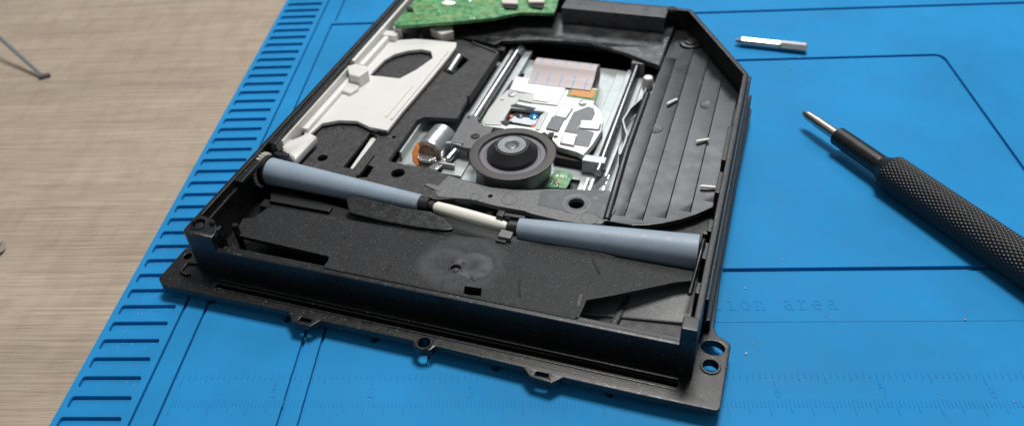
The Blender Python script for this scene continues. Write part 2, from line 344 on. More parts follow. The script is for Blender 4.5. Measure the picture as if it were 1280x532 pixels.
GLY = {
 't': [[(0.28, 1.35), (0.28, 0.25), (0.36, 0.06), (0.5, 0.0), (0.64, 0.04), (0.72, 0.12)], [(0.05, 0.95), (0.66, 0.95)]],
 'i': [[(0.12, 0.95), (0.40, 0.95), (0.40, 0.0)], [(0.06, 0.0), (0.74, 0.0)], [(0.38, 1.33), (0.42, 1.37)]],
 'o': [arcp(0.4, 0.48, 0.34, 0.47, 0, 360, 22)],
 'n': [[(0.0, 0.95), (0.16, 0.95), (0.16, 0.0)], [(0.0, 0.0), (0.32, 0.0)], [(0.16, 0.7), (0.28, 0.88), (0.42, 0.96), (0.56, 0.9), (0.63, 0.72), (0.63, 0.0)], [(0.48, 0.0), (0.8, 0.0)]],
 'a': [[(0.12, 0.82), (0.26, 0.94), (0.42, 0.96), (0.58, 0.88), (0.62, 0.7), (0.62, 0.0), (0.78, 0.0)], [(0.62, 0.55), (0.4, 0.58), (0.18, 0.48), (0.08, 0.28), (0.16, 0.06), (0.36, -0.02), (0.5, 0.04), (0.62, 0.2)]],
 'r': [[(0.06, 0.95), (0.26, 0.95), (0.26, 0.0)], [(0.04, 0.0), (0.56, 0.0)], [(0.26, 0.62), (0.42, 0.88), (0.6, 0.96), (0.74, 0.88)]],
 'e': [[(0.08, 0.5), (0.72, 0.5)] + arcp(0.4, 0.48, 0.33, 0.47, 5, 310, 16)],
 '0': [arcp(0.4, 0.65, 0.32, 0.65, 0, 360, 22)], '1': [[(0.15, 1.05), (0.42, 1.3), (0.42, 0.0)], [(0.12, 0), (0.72, 0)]],
 '2': [[(0.1, 1.05)] + arcp(0.4, 0.95, 0.3, 0.35, 150, -30, 10) + [(0.08, 0.0), (0.74, 0.0)]],
 '3': [arcp(0.38, 0.98, 0.28, 0.32, 150, -80, 10) + arcp(0.38, 0.35, 0.34, 0.35, 80, -150, 12)],
 '4': [[(0.55, 0.0), (0.55, 1.3), (0.06, 0.4), (0.76, 0.4)]], '5': [[(0.68, 1.3), (0.18, 1.3), (0.14, 0.72)] + arcp(0.38, 0.42, 0.33, 0.42, 110, -150, 14)],
 '6': [[(0.62, 1.24), (0.36, 1.12), (0.12, 0.7)] + arcp(0.4, 0.4, 0.31, 0.4, 165, -195, 20)],
 '7': [[(0.08, 1.1), (0.08, 1.3), (0.7, 1.3), (0.4, 0.0)]],
 '8': [arcp(0.4, 0.99, 0.26, 0.31, 0, 360, 18), arcp(0.4, 0.34, 0.32, 0.34, 0, 360, 18)], '9': [arcp(0.4, 0.88, 0.31, 0.4, 0, 360, 18), [(0.7, 0.8), (0.6, 0.3), (0.3, 0.02)]],
}
def write(s, x, y, h, adv, r=0.16, z=0.0, flat=0.75):
    b = []
    for k, ch in enumerate(s):
        for st in GLY.get(ch, []): b.append(tube([(x + k * adv + px * h, y + py * h, z) for px, py in st], r, 8, flat))
    return b
obj('embossed_lettering', write('tion area', -11.6, 26.6, 3.3, 3.85, 0.17, 0.1), 'mat', mat_root)
for k in range(1, 10): obj('embossed_numeral', write(str(k), -152.4 + 25.4 * (k) - 0.6, -2.2, 2.2, 2, 0.13, 0.0), 'mat', mat_root)

# crumbs and dust lying about on the mat: nobody could count them
db = []
for k in range(120):
    x = random.uniform(-10, 130); y = random.uniform(-12, 190) if random.random() < .4 else random.uniform(-12, 60); r = random.uniform(0.07, 0.2) if random.random() < .85 else random.uniform(0.2, 0.42)
    b = bmesh.new(); bmesh.ops.create_icosphere(b, subdivisions=1, radius=r)
    sx, a = random.uniform(0.5, 1.6), random.uniform(0, 3.1)
    bmesh.ops.transform(b, matrix=Matrix.Translation((x, y, r * 0.45 + (0.1 if 22 < y < 41 and x > -5 else 0))) @ Matrix.Rotation(a, 4, 'Z') @ Matrix.Diagonal((sx, 0.7, 0.55, 1)), verts=b.verts); db.append(b)
for k in range(240):
    x = random.uniform(-180, -164); y = random.uniform(0, 70); r = random.uniform(0.08, 0.22)
    b = bmesh.new(); bmesh.ops.create_icosphere(b, subdivisions=1, radius=r); bmesh.ops.translate(b, vec=(x, y, -1.13), verts=b.verts); db.append(b)
M['dust'] = mat('pale_dust', (0.33, 0.33, 0.34), 0.8, cvar=(0.2, 0.5))
d = obj('dust_specks', db, 'dust'); d['kind'] = 'stuff'; d['label'] = 'pale dust specks scattered over the blue mat'; d['category'] = 'dust'

# ------------------------------------------------------------------ the optical drive (local frame: x along the front, y to the back, z above the mat)
DR = thing('optical_drive', 'opened black optical disc drive showing its rollers and laser sled on the mat', 'disc drive', (-159.4, 39.3, 0), math.radians(-15.5))

# --- lower tray with its flange, tabs and holes
fl = rnd([(-9.2, -5.9, 1.5), (-6.2, -8.2, 1.2), (34.6, -7.6, .3), (36.6, -9.2, .5), (38.0, -10.9, .8), (43.4, -11.0, .5), (45.2, -8.3, .5), (72.6, -8.2, .4), (73.4, -9.9, .9), (75.8, -10.6, 1.2), (78.2, -9.9, .9), (79, -8.3, .4),
          (103.0, -8.8, .4), (105.6, -11.2, .6), (111.2, -11.7, .6), (113.4, -9.3, .5), (131, -9.3, .4), (151.6, -9.0, 1.5), (151.9, 12.4, 2.2), (148.2, 14.4, 1.0), (147.0, 16.6, .5),
          (146.4, 38), (146.4, 82), (146.8, 121), (144.4, 125), (143.2, 119.5), (118.2, 162), (-0.5, 163), (-1, 12, 1), (-9.2, 7.2, 1)], 0.4, 4)
fh = [circ(147.6, 9.9, 2.9, 28, 2.3), circ(147.8, 3.7, 1.95), circ(75.8, -8.2, 1.55), circ(-6.3, 4.4, 1.25), rect(39.4, 42.8, -9.6, -8.5, .3), rect(106.6, 109.8, -10.2, -9.1, .3), rect(9, 141, -4.6, -3.3, .5)]
lower = plate(fl, 2.6, 5.0, fh, 0.3)
parts = [lower, plate(rect(-3, 144, -5.2, -2.4, .4), 1.9, 2.7, bev=.1), wall([(9, -2.2), (141, -2.7)], 4.8, 5.9, 0.8, bev=.2), wall([(9, -5.1), (141, -5.6)], 4.8, 5.25, 0.5, bev=.15),
         wall(rnd([(0.4, 2.2), (-4.2, 1.6), (-4.0, -2.4), (-1.0, -2.9)], .9), 4.8, 5.8, 0.7)]
for (cx, cy, r) in ((75.8, -8.2, 2.3), (147.8, 3.7, 2.6)):
    parts.append(lathe([(r, 4.9), (r, 5.2), (r - .15, 5.35), (r - .55, 5.35), (r - .65, 5.1), (r - .65, 3)], at=(cx, cy, 0)))
for x, yy in ((8, -6.2), (33, -6.8), (60, -7), (95, -7.4), (125, -7.6)): parts.append(cyl((x, yy, 0.02), (x, yy, 2.7), 1.0, n=16))
parts.append(plate([(0.5, 0.8), (143.2, 0.8), (143.2, 119), (118, 161.5), (0.5, 161.5)], 4.9, 5.6, bev=0.1))               # floor pan
obj('lower_tray', parts, 'case', DR)

# --- side walls
obj('front_wall', [box(9.6, 140.2, 0.0, 1.7, 4.9, 14.9, 0.45), box(10.4, 140, 1.5, 3.3, 13.2, 14.2, 0.3)], 'case', DR)
lp = rnd([(0.0, 0.0, 2.2), (10.1, 0.0, .3), (10.1, 1.7, .2), (9.3, 4.2, .6), (6.2, 7.2, 1.5), (0.0, 8.4, .3)], .5, 6)
corner = obj('corner_post', [plate(lp, 17.8, 19.9, [circ(3.1, 4.3, 1.75)], 0.35), plate(rnd([(0.0, 0.0, 2.2), (10.1, 0.0, .3), (10.1, 1.6, .2), (1.6, 1.6, 1.2), (1.6, 8.4, .2), (0, 8.4, .2)], .4, 6), 4.9, 18.2, bev=.2), lathe([(1.75, 18.4), (1.75, 17.6), (0, 17.6)], at=(3.1, 4.3, 0)), lathe([(2.5, 19.85), (2.4, 20.2), (2.0, 20.25), (1.8, 19.9), (1.75, 18)], at=(3.1, 4.3, 0)), cyl((7.0, 5.4, 17), (7.0, 5.4, 20.6), .9),
      box(8.2, 9.4, 2.5, 6, 5.5, 19.2, .3), cyl((11.2, 9.0, 5), (11.2, 9.0, 17.5), 0.9)], 'case', DR)
def screw(name, x, y, z, r, parent, material, lean=None):
    """pan head with a cross recess"""
    cross = [box(-r * .55, r * .55, -r * .14, r * .14, .22, .36, 0.02), box(-r * .14, r * .14, -r * .55, r * .55, .22, .36, 0.02)]
    rot = Matrix.Translation((x, y, z)) @ (lean or Matrix.Rotation(0.6, 4, 'Z'))
    head = lathe([(r, -.6), (r, .12), (r * .86, .32), (r * .62, .36), (r * .56, .24), (r * .2, .2), (0, .2)], n=24)
    for c in [head] + cross: bmesh.ops.transform(c, matrix=rot, verts=c.verts)
    return obj(name, [head] + cross, material, parent)
screw('screw', 3.1, 4.3, 19.3, 1.35, corner, 'rubber'); screw('screw', 7.0, 5.4, 20.75, 0.7, corner, 'rubber')
obj('left_wall', [box(0.0, 1.5, 8.2, 164, 4.9, 19.9, 0.3), box(1.2, 4.0, 25.0, 36.0, 17.6, 19.4, 0.35), box(1.4, 3.4, 45, 163, 18.4, 19.5, 0.3), box(1.3, 2.2, 9, 26, 16.2, 17.2, .2), box(2, 4.6, 44, 47.5, 15, 20.3, .4)], 'case', DR)
rw = [wall([(143.1, 3.5), (143.1, 119.2), (118.0, 161.6), (112.6, 161.9)], 4.9, 19.9, 1.8, bev=.35), box(144.0, 146.1, 15, 124, 4.9, 9.0, .5), box(143.9, 145.0, 14, 122, 8.6, 17.6, .4)]
for y0, y1, z1 in ((20, 24, 13), (30.5, 37, 15.5), (40, 45, 17), (56, 66, 17.8), (70, 88, 19.2)): rw.append(box(140.9, 142.4, y0, y1, 5.2, z1, .25))
obj('right_wall', rw, 'case', DR)
obj('corner_block', [box(139.9, 143.9, -0.6, 3.7, 4.9, 21.6, 0.4), box(142.7, 143.95, -0.9, 5.6, 4.9, 18.6, .2)], 'case', DR)
obj('back_wall', [box(-0.5, 112.8, 161.2, 163, 4.9, 19.9, .3), cyl((111.3, 160, 19.2), (111.3, 160, 20.5), 2.0)], 'case', DR)
obj('back_ledge', [box(69, 110, 153.2, 161.1, 17.4, 20.2, .35), box(69.3, 109.7, 153.0, 153.9, 14, 18, .2)], 'ledge', DR)
screw('screw', 111.3, 160, 20.7, 1.5, DR, 'rubber')

# --- front deflector sheet with its ribs, centre boss and slots
def dz(x, y): return -0.085 * (y - 2.0)
DP = [(10.4,8.3),(8.2,15.8),(11.1,17.3),(12.4,22.9),(29.7,23.9),(50.6,24.2),(74.9,26),(88.9,27.5),(106.9,29.4),(113,29.8),(118.9,28.5),(139.9,28.3),(140.4,24.7),(135.7,22.7),(121.7,13.5),(114.9,9.4),(114.9,7.6)]
DB = [(114.6, 2.4), (42.5, 2.4), (42.6, 5.2), (41.8, 7.0)]
hole = [(82.8,5.9),(87.4,6.2),(88.2,3.4),(83.7,2.8)]
cx_, cy_ = [(77.9,11.8)][0]
defl = plate(rnd(DP + DB, 0.4, 3), 13.2, 14.6, [hole, circ(cx_, cy_, 1.5)], 0.25, dz)
more = []
RB = [[(42.3,15.7),(42.3,21.8)], [(60.2,5.8),(60.1,12)], [(77.5,0.4),(76.6,6.5)], [(98,6.1),(96.1,12.2)], [(112.5,26),(115.6,20.5)]]
for p, q in RB: more.append(tube([(p[0], p[1], 14.6 + dz(*p)), (q[0], q[1], 14.6 + dz(*q))], 0.35, 10, 0.7))
zc = 14.6 + dz(cx_, cy_)
more.append(lathe([(1.5, zc - .9), (1.5, zc + .12), (1.75, zc + .22), (2.05, zc + .1), (2.2, zc - .1)], at=(cx_, cy_, 0), n=36))
more.append(lathe([(0, zc - .5), (.55, zc - .5), (.7, zc - .35), (.7, zc - .9), (1.6, zc - .9)], at=(cx_, cy_, 0)))
more.append(wall([(43.2, 2.3), (114, 2.0)], 13.6, 15.0, 1.1, bev=.4))
def scuff_mat():
    m = mat('scuffed_grained_plastic', (0.011, 0.011, 0.012), 0.52, spec=0.28, bump=(3, 0.08, 0.6), speck=(2.3, 0.60, (0.15, 0.15, 0.16), 0.4), cvar=(0.12, 0.25))
    nt = m.node_tree; N = nt.nodes; LK = nt.links; b = N['Principled BSDF']; tc = [n for n in N if n.type == 'TEX_COORD'][0]
    def mth(op, a, c=0.0):
        n = N.new('ShaderNodeMath'); n.operation = op
        for i, v in enumerate((a, c)):
            if isinstance(v, (int, float)): n.inputs[i].default_value = v
            else: LK.new(v, n.inputs[i])
        return n.outputs[0]
    wob = N.new('ShaderNodeTexNoise'); wob.inputs['Scale'].default_value = 350; wob.inputs['Detail'].default_value = 5; LK.new(tc.outputs['Object'], wob.inputs['Vector'])
    total = None
    for (ox, oy, rr, amt, inner) in ((cx_ - 3.6, cy_ + 1.0, 8.6, .75, .6), (cx_ + 4.2, cy_ + 2.6, 5.6, 1.0, .84), (cx_ + 1.0, cy_ + 3.0, 12.5, .35, .8)):
        d = N.new('ShaderNodeVectorMath'); d.operation = 'DISTANCE'; d.inputs[1].default_value = (ox * S, oy * S, 0.0138); LK.new(tc.outputs['Object'], d.inputs[0])
        q = mth('ADD', mth('MULTIPLY', d.outputs['Value'], 1 / (rr * S)), mth('MULTIPLY', mth('SUBTRACT', wob.outputs['Fac'], .5), 0.5))
        e = N.new('ShaderNodeMapRange'); e.interpolation_type = 'SMOOTHSTEP'; e.inputs['From Min'].default_value = 1.04; e.inputs['From Max'].default_value = inner; LK.new(q, e.inputs['Value'])
        g = N.new('ShaderNodeMapRange'); g.inputs['From Min'].default_value = 0.15; g.inputs['From Max'].default_value = 1.0; g.inputs['To Min'].default_value = .25; LK.new(q, g.inputs['Value'])
        k = mth('MULTIPLY', mth('MULTIPLY', e.outputs[0], g.outputs[0]), mth('MULTIPLY', wob.outputs['Fac'], 1.3 * amt))
        total = k if total is None else mth('MAXIMUM', total, k)
    src = b.inputs['Base Color'].links[0].from_socket
    mx = N.new('ShaderNodeMix'); mx.data_type = 'RGBA'; mx.inputs['B'].default_value = (0.11, 0.11, 0.114, 1); LK.new(src, mx.inputs['A']); LK.new(total, mx.inputs['Factor']); LK.new(mx.outputs['Result'], b.inputs['Base Color'])
    LK.new(mth('SUBTRACT', .52, mth('MULTIPLY', total, .2)), b.inputs['Roughness'])
    return m
cr_ = []
random.seed(3)
for (sx_, sy_, n_) in ((cx_ + 1.2, cy_ + 3.6, 7), (cx_ - 1.6, cy_ + 2.4, 5), (cx_ + 5.0, cy_ - 1.6, 6)):          # crinkled flash left by the mould gate
    px_, py_ = sx_, sy_; pth = []
    for k in range(n_): pth.append((px_, py_, 14.62 + dz(px_, py_))); px_ += random.uniform(-.5, .9); py_ += random.uniform(-.8, .5)
    cr_.append(tube(pth, [.16 + .1 * random.random() for _ in pth], 7, .6))
obj('deflector_plate', [defl] + more + cr_, scuff_mat(), DR)
# pit at the right end of the front
obj('front_pit', [plate(rect(100, 141, 2, 28, .3), 5.6, 7.2, bev=.1), wall([(121.5, 4), (122.8, 12), (124.4, 20), (125, 27)], 7.0, 8.6, 2.2, bev=.9), wall([(113.8, 3), (113.2, 8.4), (113.2, 11)], 7, 14.2, 1.2, bev=.2),
      ], 'deck', DR)
obj('pit_sheen_ramp', plate(rnd([(113.5, 10), (141, 13.5), (141, 32), (113.5, 32)], .3), 6.6, 8.0, bev=.4, warp=lambda x, y: .09 * (y - 12)), 'bracket', DR)  # pit floor in a lighter grey that stands in for its sheen

# --- roller cradle and rollers
bc = [(102.2,48.1)][0]
hc1 = [(16.1,50.6)][0]; hc2 = [(43.8,49.1)][0]
obj('roller_cradle_dark_cups', [lathe([(2.0, 10.5), (2.0, 8.6), (0, 8.6)], at=(*hc1, 0), n=24), lathe([(2.5, 10.5), (2.5, 9.2), (0, 9.2)], at=(*hc2, 0), n=28), lathe([(2.6, 11.8), (2.6, 8.6), (0, 8.6)], at=(*bc, 0), n=32), box(bc[0]-8, bc[0]+8, bc[1]-2, bc[1]+8, 8.2, 8.6, .1), box(5, 139, 27.5, 31, 5.5, 8.2, .3), box(4, 140.5, 31, 47, 5.5, 6.6, .2), box(9, 30, 28, 30.6, 8, 10.6, .3), box(84.5, 87.5, 25.6, 28.6, 12.0, 13.2, .2)], 'pitch', DR)  # cradle plus black cups and a plate added to darken the holes above
RA = [(3.9,38.5),(57.3,35.9)]; RB2 = [(89.2,32.6),(139.7,34.8)]
a0 = Vector((*RA[0], 13.4)); a1 = Vector((*RA[1], 12.7)); b0 = Vector((*RB2[0], 12.6)); b1 = Vector((*RB2[1], 13.4))
def taper(p0, p1, r0, r1):
    l = (p1 - p0).length; e = .35
    return lathe([(0, 0), (r0 - e, 0), (r0 - .1, .1), (r0, e)] + [(r0 + (r1 - r0) * t / 10, e + (l - 2 * e) * t / 10) for t in range(1, 10)] + [(r1, l - e), (r1 - .1, l - .1), (r1 - e, l), (0, l)], frame_to(p0, p1), 56)
rl = obj('roller', taper(a0, a1, 4.4, 2.85), 'roller', DR); rl['label'] = 'blue-grey rubber feed roller left of the ivory shaft'
rr_ = obj('roller', taper(b0, b1, 3.15, 4.85), 'roller', DR); rr_['label'] = 'blue-grey rubber feed roller right of the ivory shaft'
d1 = (a1 - a0).normalized(); d2 = (b1 - b0).normalized(); s0 = a1 + d1 * 4.2; s1 = b0 - d2 * 2.6; dd = (s1 - s0); sl = dd.length
obj('roller_shaft', lathe([(0, 0), (1.0, 0), (1.5, .8), (1.85, 1.2), (2.0, 5), (2.05, sl * .55), (1.9, sl - 3.4), (1.2, sl - .6), (1.0, sl), (0, sl)], frame_to(s0, s1), 24), 'ivory', DR)
obj('roller_collar', [cyl(a1 - d1 * .1, a1 + d1 * 1.6, 2.35), cyl(a1 + d1 * 1.4, a1 + d1 * 3.0, 2.6), cyl(a1 + d1 * 2.8, a1 + d1 * 4.6, 1.7)], 'rubber', DR)
obj('roller_collar', [cyl(b0 - d2 * 2.8, b0 + d2 * .1, 2.3), cyl(b0 - d2 * 3.4, b0 - d2 * 2.6, 1.8)], 'rubber', DR)
obj('bearing_cap', [lathe([(0, -1.4), (4.6, -1.4), (5.0, -1.1), (5.0, .4), (4.5, .7), (4.0, .2), (0, .2)], frame_to(a0, a1), 40), box(a0.x + .2, a0.x + 5.4, a0.y + 3.6, a0.y + 5.2, a0.z + 3.2, a0.z + 4.3, .3), box(a0.x - 1.0, a0.x + .6, a0.y - 4, a0.y + 3, 5, 10, .3)], 'pitch', DR)
gp = []
for k in range(26):
    for f, r in ((0.0, 4.5), (0.18, 4.6), (0.36, 5.7), (0.62, 5.7), (0.8, 4.6)): t = 2 * math.pi * (k + f) / 26; gp.append((r * math.cos(t), r * math.sin(t)))
gear = plate(gp, -2.6, -1.45, bev=.08); bmesh.ops.transform(gear, matrix=frame_to(a0, a1), verts=gear.verts)
obj('gear', gear, 'white', DR)
obj('bearing_clip', [box(82.6, 90.5, b0.y + 1.6, b0.y + 3.0, 13.6, 15.4, .3), box(82.2, 84.4, b0.y + .6, b0.y + 3.2, 12.6, 15.8, .3)], 'pitch', DR)
obj('latch_tab', plate([(84.9,26.8),(88.7,26.7),(88.7,29.5),(85,30)], 12.6, 14.0, bev=.2), 'bracket', DR)
# curved black flap in front of the left roller
fp = [(35.1,31.1),(36.8,32.5),(44.6,31.9),(54.1,31.2),(62.4,31.5),(66.7,30.3),(70.3,28),(71.6,26.6),(69.1,25.5),(60.7,24.8),(50.5,24.8),(38.6,25.8)]
obj('roller_flap', plate(rnd(fp, .5, 3), 12.6, 13.9, bev=.4, warp=lambda x, y: 0.9 * math.exp(-((y - 33) / 3.0) ** 2)), 'case', DR)
obj('roller_cover_strip', plate([(4.6,35.9),(34.9,31.4),(58.3,29),(68.3,29.4),(68.7,25.9),(46.6,26),(25.7,25.9),(11,25.3)], 8.6, 9.4, bev=.15), 'pitch', DR)  # black cover strip beneath the left roller
# lever at the right bearing
ra = [(140.7,44.1)][0]
LV = [(140.6, 37.8, 15.6), (140.5, 35.2, 15.8), (140.4, 32.2, 15.2), (140.2, 27.5, 14.8), (139.9, 22.0, 14.2), (139.7, 18.4, 13.6)]
obj('release_lever', [tube(LV, [.55, .8, .75, .5, .5, .7], 12), cyl((139.6, 34.4, 13.4), (141.2, 34.4, 13.4), 2.3), cyl((140.6, 39.2, 12), (140.6, 39.2, 16.8), .7), cyl((139.5, 34.4, 13.4), (141.8, 34.4, 13.4), 1.2)], 'gloss', DR)

# --- left deck and middle frame (one dark grey moulding with slots, holes and a recess for the motor)
deck = [(1.8,49),(7.5,62.1),(11.1,128.4),(31.1,135.7),(38.3,132.9),(50.7,127.6),(50.4,95.5),(51.2,82.2)] + [(39.7,80.5),(38,78.1),(37.9,55.9),(38.1,54.2),(47.6,53.6),(55.2,53.2),(60.1,51.8)] + [(70.3,50.2),(69.8,42.9),(61.1,39.9),(54.2,39.4),(40.2,40.7),(24.7,41),(-1.7,43.6)]
dh = [circ(*[(16.1,50.6)][0], 1.75), circ(*[(43.8,49.1)][0], 2.2), circ(*[(34.3,67)][0], .7), [(25.1,47.7),(25.3,67.7),(28.9,65.7),(28.6,47.7)], [(31.7,50.9),(34.9,50.1),(35.1,44.8),(32.1,43.7)], [(34.7,110.4),(35.7,124.7),(41.5,120.4),(39.5,108.6)]]
obj('deck_frame', [plate(rnd(deck, .5, 3), 10.4, 12.0, dh, 0.18), wall([(38.3,132.9),(50.7,127.6),(50.4,95.5)], 9, 12.6, .9), wall([(32.1,44.1),(32.3,55.4)], 11.5, 12.8, .9)], 'deck', DR)
obj('deck_guide', plate([(26.7,48.8),(26,66),(26.9,67.2),(28.5,65.6),(29,49.4)], 9.2, 10.8, bev=.3), 'white', DR)
p_ = [(37.3,110.4),(37.1,121.8)]; obj('steel_pin', cyl((*p_[0], 11.6), (*p_[1], 11.9), 1.5), 'steel', DR)

# --- front bracket below the hub and the ramp tray on the right
fb = [(58.5,43.8),(60.2,51.6),(68.6,49.9),(74.9,49.1),(81.7,49.6),(87,50.7),(93.4,52.9),(110.4,56.5),(114.1,48.1),(111.5,41),(106.1,39.8),(103.3,39.7),(99.5,39.6),(90.6,40.4),(88.1,41.1),(79.4,41.2),(71.4,42.3),(60.7,41)]
bh = [circ(*[(76.2,45.2)][0], .75), circ(*[(102.2,48.1)][0], 2.35)]
c1 = [(102.2,48.1)][0]; c2 = [(82.4,45)][0]; c3 = [(71.9,43.6)][0]; c4 = [(107.6,42.4)][0]
bq = [(90.3,51.4),(110.4,56.2),(114.2,47.9),(112.7,42.1),(108.4,44.3),(104.9,44.9),(102.4,43.1),(98.3,44),(91.3,44.5)]
obj('boss_plate', [plate(rnd(bq, .8, 4), 12.0, 12.3, [circ(*c1, 2.5)], .12)], 'ledge', DR)
obj('front_bracket', [plate(rnd(fb, .4, 3), 10.6, 12.2, bh, .15), lathe([(4.7, 12.22), (4.2, 12.45), (3.2, 12.3), (2.5, 11.9), (2.4, 10.6)], at=(*c1, 0), n=40), lathe([(2.5, 12.2), (2.45, 12.33), (2.3, 12.35), (2.2, 12.26), (0, 12.26)], at=(*c2, 0), n=36), lathe([(1.7, 12.2), (1.65, 12.33), (1.5, 12.35), (1.4, 12.25), (0, 12.25)], at=(*c3, 0), n=30),
      lathe([(2.6, 12.2), (2.55, 12.32), (2.45, 12.33), (2.4, 12.24), (0, 12.24)], at=(*c4, 0), n=30), plate([(54.5,45.2),(55.5,46.1),(60.5,45.5),(60.4,43.1)], 10.8, 12.4, bev=.15)], 'bracket', DR)
tray = [(112.0, 42.8), (120.0, 42.8), (124.5, 44.1), (128.6, 46.1), (132.8, 48.7), (136.8, 51.9), (141.6, 57.0), (142.1, 118.6), (117.6, 160.6), (113.4, 160.6), (112.6, 130), (113.9, 128), (114.2, 113.2), (110.9, 112.6), (110.9, 78), (111.5, 60)]
tray_bm = plate(rnd(tray, .3, 2), 10.4, 12.0, bev=.2)
pads = []
def pad(x0, x1, y0, y1, h):
    b = bmesh.new(); n = 40; m = 20; rows = []
    for i in range(n + 1):
        t = i / n; y = y0 + (y1 - y0) * t; row = []
        for j in range(m + 1):
            u = j / m; x = x0 + (x1 - x0) * u; yy = y
            if i == 0: pass
            e = min(1.0, max(0.0, (y - y0 - 1.6 * (2 * u - 1) ** 2) / 1.6), ); e = e * e * (3 - 2 * e); f = min(1.0, (y1 - y) / 4)
            row.append(b.verts.new((x, yy, 12.005 + h * e * max(0, f) * u * u * min(1, (1 - u) / .05))))
        rows.append(row)
    for a, c in zip(rows, rows[1:]):
        for j in range(m): b.faces.new((a[j], a[j + 1], c[j + 1], c[j]))
    return b
for x0, x1, y0, y1 in ((112.6, 117.2, 46, 138), (117.2, 122.6, 45.6, 150), (122.6, 128.8, 48.0, 148), (128.8, 135.2, 52.4, 130), (135.2, 141.6, 58.5, 118)): pads.append(pad(x0, x1, y0, y1, .42))
tx, ty = [(120.6,149.9)][0]
pads += [lathe([(4.2, 12), (4.2, 12.5), (3.9, 12.8), (3.2, 12.9), (2.9, 12.5), (2.0, 12.5), (1.8, 13.2), (1.1, 13.3), (0, 13.0)], at=(tx, ty, 0), n=40)]
for qx, qy in [(117.7,91.7),(132.5,109.3)]: pads.append(lathe([(2.6, 12.0), (2.57, 12.2), (2.45, 12.23), (2.35, 12.17), (0, 12.17)], at=(qx, qy, 0), n=36))
obj('ramp_tray', [tray_bm] + pads + [wall([(112.4, 43.2), (111.8, 60), (111.2, 78), (111.2, 112)], 11.4, 13.0, 2.2, bev=.75)], 'gloss', DR)
obj('under_shelf', [plate([(108, 40), (141.6, 38), (141.6, 62), (128, 62), (108, 50)], 7.6, 8.6, bev=.1)], 'deck', DR)
pins = []
PQ = [[(119.3,105.9),(121.9,109.3)], [(131.9,86.4),(135.5,88.4)], [(136.3,64),(140.5,64.4)]]
for p, q in PQ:
    obj('lit_rib', tube([(p[0], p[1], 12.7), (p[0] * .9 + q[0] * .1, p[1] * .9 + q[1] * .1, 12.9), (q[0], q[1], 12.9)], .5, 10, .9), 'white', DR)  # raised tray ribs, coloured white for the light they catch

# --- back guide plate with its curved front edge
ag = [(29.2,135.7),(39.9,134),(48.6,132),(49.5,135.1),(56.6,137.6),(64.3,138.9),(73.6,140.2),(83,140.6),(91.8,138.8),(99.5,135.5),(106.2,132.2),(112.3,129.4),(112.5,143.2),(112.8,156),(112.4,162.6),(107.4,165.6),(65.8,164.1),(49.5,160.1),(31.1,152.7),(23.3,145.4)]
agx, agy = [(101.7,155.6)][0]
obj('guide_plate', [plate(rnd(ag, .5, 3), 11.8, 13.2, [circ(agx, agy, 1.9)], .25, lambda x, y: 0.05 * (y - 140) + 0.35 * math.sin(x * .21) * math.exp(-((y - 141) / 6) ** 2)), wall([(48.6,132),(49.5,135.1),(64.3,138.9),(83,140.6),(99.5,135.5),(112.3,129.4),(112.4,162.6)], 12.2, 13.5, .7, bev=.3)], 'worn', DR)
obj('back_bulkhead', [box(18, 112, 146, 147, 5.6, 12.5, .2), box(24, 52, 131, 134, 5.6, 11.5, .3), box(48, 112, 134, 146, 5.6, 6.6, .2)], 'pitch', DR)

# --- circuit board over the back left corner
pb = [(7.8,128.7),(9.5,126.8),(33,135.6),(44.4,140.7),(53.8,147.5),(67,149.5),(66.8,154.6),(65,165.1),(8,153.7)]
brd = obj('circuit_board', plate(rnd(pb, .4, 3), 18.2, 19.5, bev=.08), 'board', DR)
sp = []
for i, (x, y) in enumerate([(20.8,150.2),(30.9,152.2),(22,141.1),(24.2,141.6),(36.5,137.9),(37.6,138.4),(46,148.1),(62.1,153.8)]): sp.append(lathe([(.9 if i in (0, 1) else .55, 19.45), (.75 if i in (0, 1) else .4, 19.9), (0, 20.05)], at=(x, y, 0), n=16))
obj('solder_joint', sp, 'solder', brd)
for q in [(14.6,134.8),(16.2,135.8),(18,136.6),(19.8,137.3),(22.8,135.8),(24.5,136.5),(28.6,139.1),(30.4,139.8),(35.8,151.1),(37.9,151.9),(40,152.7),(40.4,143.6),(42.2,144.3),(44,145),(50.2,148.4),(54.6,150.3),(62.5,157.2),(14.3,143.9),(16.1,144.6),(17.9,145.3)]: obj('contact_pad', box(q[0] - .5, q[0] + .5, q[1] - .3, q[1] + .3, 19.45, 19.62, .05), 'amber', brd)
K1 = [(43.5,155.4),(49.8,156),(52.1,150.7),(45.6,150.1)]; K2 = [(53.3,158.9),(59.8,159.4),(62,154.2),(55.8,152.9)]
for kk in (K1, K2): obj('surface_component', [plate(kk, 19.5, 21.4, bev=.2)], 'connector', brd)
for q in ([(7.8,141),(10.3,141.6),(11.8,139),(9.2,138.5)], [(46.2,150.3),(51.8,150.7),(51.8,148.6),(47.5,148.4)], [(56.4,153),(61.4,154),(61.9,151.3),(57.6,151.2)]): obj('surface_chip', plate(q, 19.5, 20.4, bev=.1), 'pitch', brd)
ov = [(23,149.1)][0]; obj('label_patch', plate(circ(*ov, 3.0, 24, 2.0), 19.5, 19.8, bev=.08), 'silk', brd)
cn = [(20.5,134.1),(23.7,138.1),(28.4,138.4),(30.6,133.5),(26.9,130.1)]
obj('cable_connector', plate(cn, 12.2, 16.0, bev=.4), 'connector', DR)
obj('rear_motor', [lathe([(0, 0), (3.2, 0), (3.5, .3), (3.5, 5), (0, 5)], Matrix.Translation((11, 135, 9))), box(15, 24, 137, 141, 9, 14, .3)], 'slate', DR)

